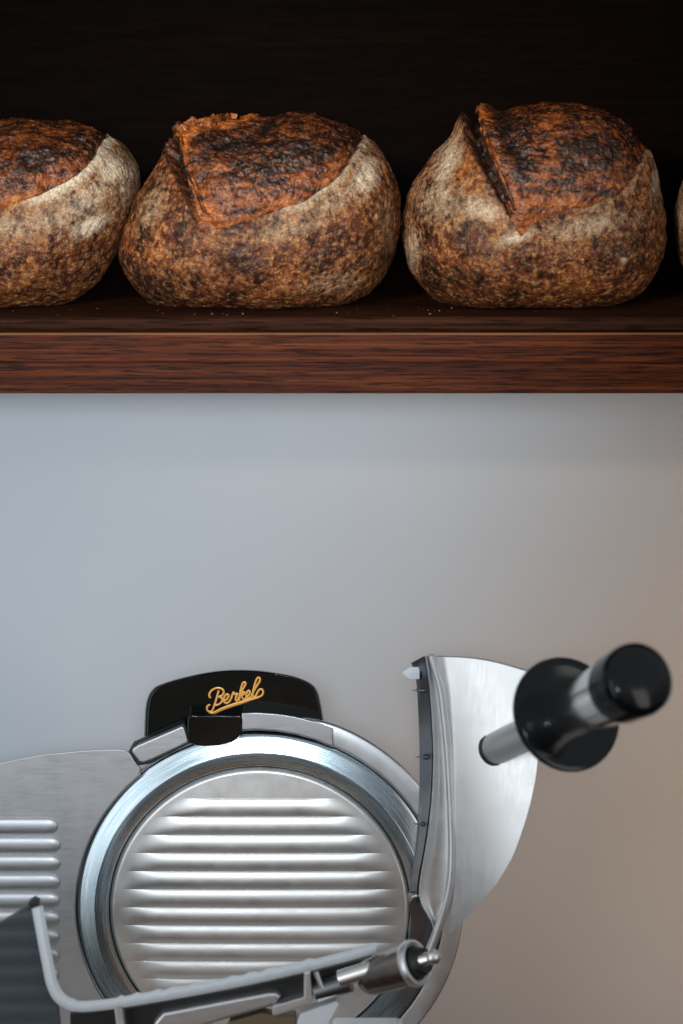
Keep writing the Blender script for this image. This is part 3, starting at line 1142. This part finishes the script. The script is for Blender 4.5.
# ---------------- meat pusher on the right
rowsT = [(656, 411, 424.5, 430, 436), (672, 414.5, 427, 433, 440), (690, 417, 429, 436, 443.5), (720, 418.5, 431, 439.5, 447.5), (757, 419.5, 432.5, 442, 450.5),
         (800, 419, 430.5, 443, 453.5), (840, 416, 425.5, 441, 455), (870, 412.5, 420, 438, 454.5), (890, 409.5, 417.3, 436, 452), (903, 407.5, 419.5, 435, 448.5)]
YA, YB, YM, YD = -0.052, -0.078, -0.074, -0.077
# dark spiked strip
bm = bmesh.new()
sp = spline([(r[0] + (7 if i == 0 else 0), r[1], 0) for i, r in enumerate(rowsT)], 5)
spb = spline([(r[0], r[2], 0) for r in rowsT], 5)
rows = []
for a, b in zip(sp, spb):
    A, B = P(a.y, a.x, YA), P(b.y - 0.4, b.x, YB + 0.002)
    rows.append([A.lerp(B, t) for t in (0, .33, .66, 1)])
add_grid(bm, rows, Vector((0.003, 0.016, -0.008)))
strip = obj('spike_strip', bm, M['darksteel'], sl, angle=30)
for (x, y) in ((421, 690.5), (424.5, 757), (422.5, 824), (415, 892)):
    bm = bmesh.new()
    b = P(x, y, -0.066)
    d = Vector((-0.92, -0.12, 0.06)).normalized()
    add_lathe(bm, b, d, [(-0.004, 0.0023), (0.0008, 0.0022), (0.0012, 0.0012), (0.0085, 0.00015)], 12)
    obj('spike', bm, M['darksteel'], strip)
bm = bmesh.new()
b = P(414, 673, -0.06)
add_lathe(bm, b, Vector((-1, -0.1, 0.02)), [(-0.004, 0.0058), (0.003, 0.0058), (0.0045, 0.0052), (0.0095, 0.0012), (0.0098, 0)], 6)
obj('bumper', bm, M['white'], strip, angle=20)

# bar with two rounded ridges
low = [(915, 0, 426.5, 436, 444), (925, 0, 432, 437, 441.2), (936, 0, 434.5, 436.5, 438.5)]
rb = rowsT + low
S3 = [spline([(r[0], r[c], 0) for r in rb], 5) for c in (2, 3, 4)]
bm = bmesh.new()
rows = []
for b, m_, d in zip(*S3):
    y = b.x
    w_ = d.y - b.y
    row = []
    for t in np.linspace(0, 1, 15):
        px = b.y + w_ * t
        bulge = 0.0042 * math.exp(-((t - 0.1) / 0.12) ** 2)
        edge = 0.010 * max(0, (0.07 - t) / 0.07) ** 2
        dish = 0.0035 * math.sin(math.pi * t)
        row.append(P(px, y, YB + edge - bulge + dish))
    rows.append(row)
add_grid(bm, rows, Vector((0, 0.022, -0.009)))
rod = spline([(433, 655, 0), (437, 668, 0), (443, 690, 0), (447, 720, 0), (450.5, 757, 0), (453, 800, 0), (454.5, 840, 0), (454, 870, 0), (451, 893, 0), (445, 915, 0), (439, 932, 0), (432.5, 949, 0)], 6)
add_tube(bm, [P(p.x - 2.2, p.y, YD) for p in rod], [0.0027 + 0.0016 * min(1, i / 45) for i in range(len(rod))], 16)
obj('pusher_frame', bm, M['guard'], sl, angle=50)
# dark web under the strip
bm = bmesh.new()
wp = spline([(x, y, 0) for x, y in [(408, 905), (411, 898), (419, 897), (428, 908), (434, 924), (436, 938), (432, 950), (414, 950), (409, 940), (411, 920)]], 4, True)
add_poly(bm, [P(p.x, p.y, -0.070) for p in wp], 0.02, 0.002, 3)
obj('pusher_web', bm, M['darksteel'], sl)
bm = bmesh.new()
wl = spline([(x, y, 0) for x, y in [(412, 897.5), (419, 896), (428, 907), (434, 923), (436, 936)]], 6)
add_tube(bm, [P(p.x, p.y, -0.0725) for p in wl], 0.0014, 10)
obj('web_edge', bm, M['bright'], sl)

# broad plate behind the bar
YPl, YPr = -0.068, -0.094
left = [(436, 657), (444, 690), (451, 757), (454, 810), (456, 850), (455, 880), (452, 905), (447, 936)]
right = [(528, 672), (533, 715), (537.5, 757), (531, 800), (516, 848), (502, 875), (489, 893), (448, 936.5)]
Ls = spline([(x, y, 0) for x, y in left], 8)
Rs = spline([(x, y, 0) for x, y in right], 8)
bm = bmesh.new()
rows = []
for l, r in zip(Ls, Rs):
    row = []
    for t in np.linspace(0, 1, 24):
        px, py = l.x + (r.x - l.x) * t, l.y + (r.y - l.y) * t
        py -= (4.5 * math.sin(math.pi * t)) * max(0, 1 - (l.y - 657) / 60)
        Y = YPl + (YPr - YPl) * ((px - 436) / 100) - 0.004 * math.sin(math.pi * min(1, max(0, (px - 436) / 100))) - 0.045 * max(0, (px - 436) / 100) * (py - 657) / 280
        row.append(P(px, py, Y))
    rows.append(row)
add_grid(bm, rows, Vector((0.0006, 0.0042, 0)))
obj('pusher_plate', bm, M['plate'], sl, angle=30)

# handle
H0 = P(496, 748.5, -0.092)
H1 = P(641, 678, -0.296)
ax = (H1 - H0).normalized()
HL = (H1 - H0).length


def on_axis(px):
    """distance along the handle whose image lies at column px"""
    best, bt = 1e9, 0
    for i in range(401):
        t = i / 400
        q = H0 + (H1 - H0) * t
        u, _ = proj(np.array([q]))
        if abs(u[0] - px) < best:
            best, bt = abs(u[0] - px), t
    return bt * HL


bm = bmesh.new()
t1 = on_axis(566)
rs = 0.0136
add_lathe(bm, H0, ax, [(-0.004, rs), (0.0, rs), (t1, rs)], 48)
obj('handle_shaft', bm, M['aluminium'], sl)
bm = bmesh.new()
add_lathe(bm, H0, ax, [(-0.004, 0.012), (-0.004, rs + 0.0007), (0.0012, rs + 0.0007), (0.0012, 0.012)], 48)
obj('shaft_collar', bm, M['blackmatte'], sl)
bm = bmesh.new()
rd = 0.0462
add_lathe(bm, H0 + ax * t1, ax, [(-0.006, 0.0), (-0.006, 0.02), (-0.0045, rd - 0.006), (-0.002, rd - 0.001), (0.0005, rd), (0.003, rd - 0.0008), (0.0042, rd - 0.004), (0.0030, rd - 0.009), (0.0015, 0.026), (0.002, 0.015), (0.002, 0.0)], 96)
obj('hand_guard', bm, M['blackgrip'], sl, angle=40)
bm = bmesh.new()
t2 = on_axis(619)
add_lathe(bm, H0 + ax * t1, ax, [(0.0, 0.0198), (0.01, 0.02), ((t2 - t1) * 0.5, 0.0226), (t2 - t1 - 0.002, 0.0258), (t2 - t1, 0.026)], 64)
grip = obj('grip', bm, M['gripmetal'], sl, angle=40)
bm = bmesh.new()
tl = HL - t2
add_lathe(bm, H0 + ax * t2, ax, [(0.0, 0.0255), (0.0006, 0.0266), (0.003, 0.0275), (tl * 0.75, 0.0284), (tl * 0.93, 0.0276), (tl, 0.0258), (tl + 0.003, 0.0215), (tl + 0.0045, 0.012), (tl + 0.005, 0)], 72)
obj('grip_cap', bm, M['blackgrip'], grip, angle=50)

# ---------------- carriage in the foreground
YF = -0.185
path = spline([(x, y, 0) for x, y in [(37, 908), (41, 930), (47, 962), (52, 985), (60, 999), (74, 1006.5), (92, 1007), (130, 1002), (200, 990), (260, 978), (320, 964), (376, 949)]], 10)
bm = bmesh.new()
# strip of the tray edge: front lip, with a scalloped upper rim on the long side
rows = []
acc = 0
prev = None
for i, p in enumerate(path):
    q = path[min(i + 1, len(path) - 1)] - path[max(i - 1, 0)]
    nrm = Vector((q.y, -q.x, 0)).normalized()
    if nrm.x < 0 and p.y < 980 and p.x < 60:
        nrm = -nrm
    if prev is not None:
        acc += (p - prev).length
    prev = p
    if p.x > 66:
        nrm = Vector((0.15, -1, 0)).normalized()
    wd = 5.4 if p.x < 75 else 4.7
    sc_ = 0.0
    if 120 < p.x < 312:
        sc_ = 2.2 * (0.5 + 0.5 * math.cos(2 * math.pi * (p.x - 155) / 19.0))
    up_ = p + nrm * (wd + sc_)
    dn_ = p - nrm * wd
    row = [P(up_.x, up_.y, YF + 0.004), P(up_.x, up_.y, YF + 0.0015), P((up_.x * 2 + dn_.x) / 3, (up_.y * 2 + dn_.y) / 3, YF - 0.001), P((up_.x + dn_.x * 2) / 3, (up_.y + dn_.y * 2) / 3, YF - 0.001), P(dn_.x, dn_.y, YF + 0.0015), P(dn_.x, dn_.y, YF + 0.004)]
    rows.append(row)
add_grid(bm, rows, Vector((0, 0.004, 0)))
tray = obj('carriage_arm', bm, M['white'], sl, angle=45)
# smoked guard wing on the far left
bm = bmesh.new()
wing = [(35.5, 902), (30, 905), (-4, 926), (-90, 965), (-90, 1060), (64, 1060), (58, 1004), (50, 988), (44, 962), (38, 930)]
add_poly(bm, [P(x, y, YF + 0.008) for x, y in wing], 0.005, 0.001, 2)
obj('smoked_wing', bm, M['smoke'], sl)
bm = bmesh.new()
add_poly(bm, [P(x, y, YF + 0.002) for x, y in [(28, 904), (34, 900), (39, 903), (38, 909), (30, 909)]], 0.01, 0.001, 2)
obj('wing_clip', bm, M['blackmatte'], sl)
# black slab standing in for the shade of the gap under the arm
bm = bmesh.new()
add_poly(bm, [P(x, y, YF + 0.012) for x, y in [(70, 1014), (125, 1009), (240, 989), (330, 968), (372, 958), (372, 972), (330, 990), (250, 1012), (150, 1040), (70, 1050)]], 0.02, 0.001, 2)
chan = obj('carriage_gap_shade', bm, M['blackmatte'], sl)
bm = bmesh.new()
add_poly(bm, [P(x, y, YF + 0.004) for x, y in [(154, 1023), (163, 1013), (215, 1003), (268, 993), (276, 993), (281, 997), (276, 1004), (268, 1008), (226, 1020), (200, 1028), (150, 1040)]], 0.02, 0.003, 3)
obj('channel_plate', bm, M['aluminium'], chan)
bm = bmesh.new()
add_poly(bm, [P(x, y, YF + 0.000) for x, y in [(114, 1006), (122, 1005), (127, 1040), (118, 1040)]], 0.012, 0.001, 2)
obj('channel_bracket', bm, M['guard'], chan)
bm = bmesh.new()
add_poly(bm, [P(x, y, YF + 0.001) for x, y in [(273, 1006.5), (304, 997), (304, 977), (310, 975), (313, 1000), (309, 1005), (276, 1016), (272, 1015)]], 0.012, 0.001, 2)
obj('channel_bracket', bm, M['guard'], chan)
bm = bmesh.new()
add_poly(bm, [P(x, y, YF + 0.010) for x, y in [(230, 1022), (262, 1013), (280, 1017), (296, 1016), (298, 1040), (222, 1040)]], 0.012, 0.001, 2)
obj('slide_block', bm, M['beige'], chan)
bm = bmesh.new()
add_poly(bm, [P(x, y, YF + 0.006) for x, y in [(297, 1021), (300, 1014), (336, 1001), (340, 1004), (330, 1022), (326, 1040), (296, 1040)]], 0.012, 0.002, 2)
obj('slide_block', bm, M['white'], chan)
# hinge barrels and small fittings between arm and knob
bm = bmesh.new()
add_tube(bm, [P(316, 992, YF + 0.008), P(350, 981.5, YF + 0.004)], 0.0085, 24)
obj('hinge_barrel', bm, M['darksteel'], chan)
bm = bmesh.new()
add_tube(bm, [P(340, 979, YF + 0.002), P(374, 968.5, YF - 0.002)], 0.0072, 24)
obj('hinge_barrel', bm, M['bright'], chan)
bm = bmesh.new()
add_tube(bm, [P(318, 1001, YF + 0.001), P(352, 990, YF + 0.001)], 0.0019, 10)
add_tube(bm, [P(316, 972, YF + 0.001), P(322, 988, YF + 0.001)], 0.0022, 10)
obj('hinge_pin', bm, M['guard'], chan)
# clamping knob
K0 = P(369, 977.5, YF + 0.006)
K1 = P(417, 962.5, YF - 0.016)
kax = (K1 - K0).normalized()
KL = (K1 - K0).length
bm = bmesh.new()
add_lathe(bm, K0, kax, [(-0.004, 0.0), (-0.004, 0.012), (-0.001, 0.0140), (0.004, 0.0150), (KL * 0.6, 0.0164), (KL - 0.006, 0.0170), (KL - 0.005, 0.0155)], 48)
knob = obj('clamp_knob', bm, M['bronzed'], sl, angle=40)
bm = bmesh.new()
add_lathe(bm, K0 + kax * (KL - 0.006), kax, [(0, 0.0160), (0.0, 0.0186), (0.003, 0.0193), (0.006, 0.0186), (0.0066, 0.0168), (0.005, 0.0140), (-0.004, 0.0132), (-0.004, 0.0)], 56)
obj('knob_ring', bm, M['guard'], knob, angle=40)
bm = bmesh.new()
add_lathe(bm, K0 + kax * (KL - 0.008), kax, [(0, 0.0128), (0.012, 0.0122), (0.0155, 0.0105), (0.016, 0.0)], 40)
obj('knob_core', bm, M['blackmatte'], knob, angle=40)
bm = bmesh.new()
add_tube(bm, [P(415, 962, YF - 0.02), P(424, 960, YF - 0.022), P(434, 957, YF - 0.026)], [0.0062, 0.0056, 0.0046], 20)
bmesh.ops.create_uvsphere(bm, u_segments=24, v_segments=14, radius=0.0062, matrix=Matrix.Translation(P(433, 957, YF - 0.025)))
obj('knob_screw', bm, M['bright'], knob, angle=50)

# body below and behind, mostly out of the frame
bm = bmesh.new()
add_box(bm, (CC.x - 0.12, 0.052, Z_COUNTER + 0.06), (CC.x + 0.1, 0.20, CC.z + 0.05), 0.03, 5)
obj('motor_housing', bm, M['guard'], sl)
bm = bmesh.new()
add_box(bm, (CC.x - 0.26, -0.20, Z_COUNTER + 0.018), (CC.x + 0.2, 0.24, Z_COUNTER + 0.085), 0.02, 4)
obj('base', bm, M['guard'], sl)
for sx in (-0.2, 0.14):
    for sy in (-0.15, 0.19):
        bm = bmesh.new()
        add_lathe(bm, Vector((CC.x + sx, sy, Z_COUNTER)), Vector((0, 0, 1)), [(0, 0), (0, 0.02), (0.004, 0.022), (0.02, 0.018), (0.02, 0)], 24)
        obj('rubber_foot', bm, M['blackmatte'], sl)
# carriage post that carries arm and pusher
bm = bmesh.new()
add_box(bm, (P(330, 1000, YF).x, YF + 0.012, Z_COUNTER + 0.09), (P(405, 1000, YF).x, YF + 0.04, P(360, 1035, YF).z), 0.006, 3)
obj('carriage_post', bm, M['guard'], sl)


# ------------------------------------------------------------------ light
def area(name, loc, target, size, size_y, power, col):
    ld = bpy.data.lights.new(name, 'AREA')
    ld.shape = 'RECTANGLE'
    ld.size, ld.size_y = size, size_y
    ld.energy = power
    ld.color = col
    o = bpy.data.objects.new(name, ld)
    COL.objects.link(o)
    o.location = loc
    d = Vector(target) - Vector(loc)
    o.rotation_euler = d.to_track_quat('-Z', 'Y').to_euler()
    return o


def spot(name, loc, target, power, col, deg, soft):
    ld = bpy.data.lights.new(name, 'SPOT')
    ld.energy = power
    ld.color = col
    ld.spot_size = math.radians(deg)
    ld.spot_blend = 1.0
    ld.shadow_soft_size = soft
    o = bpy.data.objects.new(name, ld)
    COL.objects.link(o)
    o.location = loc
    o.rotation_euler = (Vector(target) - Vector(loc)).to_track_quat('-Z', 'Y').to_euler()


area('window_light', (-1.85, -2.3, -0.05), (0, 0.1, -0.1), 1.1, 2.3, 21, (0.88, 0.95, 1.0))
area('side_fill_light', (1.9, -1.9, 0.1), (0.1, 0.1, -0.2), 0.8, 1.6, 8, (1.0, 0.95, 0.9))  # added fill, brightens the right plate and the cover's right side
area('warm_reflection_strip', (-0.14, -2.7, -1.38), (0.0, 0.0, -0.45), 0.12, 0.55, 0.5, (1.0, 0.55, 0.30))  # added strip lamp behind the camera, gives the ribs a warm reflection
spot('warm_lamp', (0.92, -0.42, -0.45), (0.33, 0.42, -0.38), 14, (1.0, 0.53, 0.20), 58, 0.12)
spot('wall_fill_spot', (-0.04, -2.1, 0.482), (-0.26, 0.42, 0.02), 120, (0.81, 0.91, 1.0), 30, 0.11)  # added spot close to the camera, makes the cool gradient on the wall
for lx in (-0.28, -0.05, 0.20):
    spot('loaf_fill_spot', (lx - 0.75, -1.85, 0.80), (lx, 0.04, 0.36), 88, (1.0, 0.79, 0.57), 15.5, 0.10)  # added warm spots that brighten the loaves

wd = bpy.data.worlds.new('World')
sc.world = wd
wd.use_nodes = True
nt = wd.node_tree
bg = nt.nodes['Background']
tc = nt.nodes.new('ShaderNodeTexCoord')
sp = nt.nodes.new('ShaderNodeSeparateXYZ')
nt.links.new(tc.outputs['Generated'], sp.inputs[0])
ml = nt.nodes.new('ShaderNodeMath')
ml.operation = 'MULTIPLY_ADD'
ml.inputs[1].default_value = 0.5
ml.inputs[2].default_value = 0.5
nt.links.new(sp.outputs[2], ml.inputs[0])
rp = nt.nodes.new('ShaderNodeValToRGB')
stops = [(0.0, (0.05, 0.03, 0.018)), (0.28, (0.09, 0.055, 0.035)), (0.36, (0.24, 0.19, 0.155)), (0.44, (0.36, 0.36, 0.36)), (0.56, (0.50, 0.54, 0.58)), (0.68, (1.0, 1.05, 1.1)), (1.0, (0.9, 0.95, 1.0))]
el = rp.color_ramp.elements
while len(el) < len(stops):
    el.new(0.5)
for e, (p, c) in zip(el, stops):
    e.position = p
    e.color = (*c, 1)
nt.links.new(ml.outputs[0], rp.inputs['Fac'])
nt.links.new(rp.outputs['Color'], bg.inputs['Color'])
bg.inputs['Strength'].default_value = 0.43
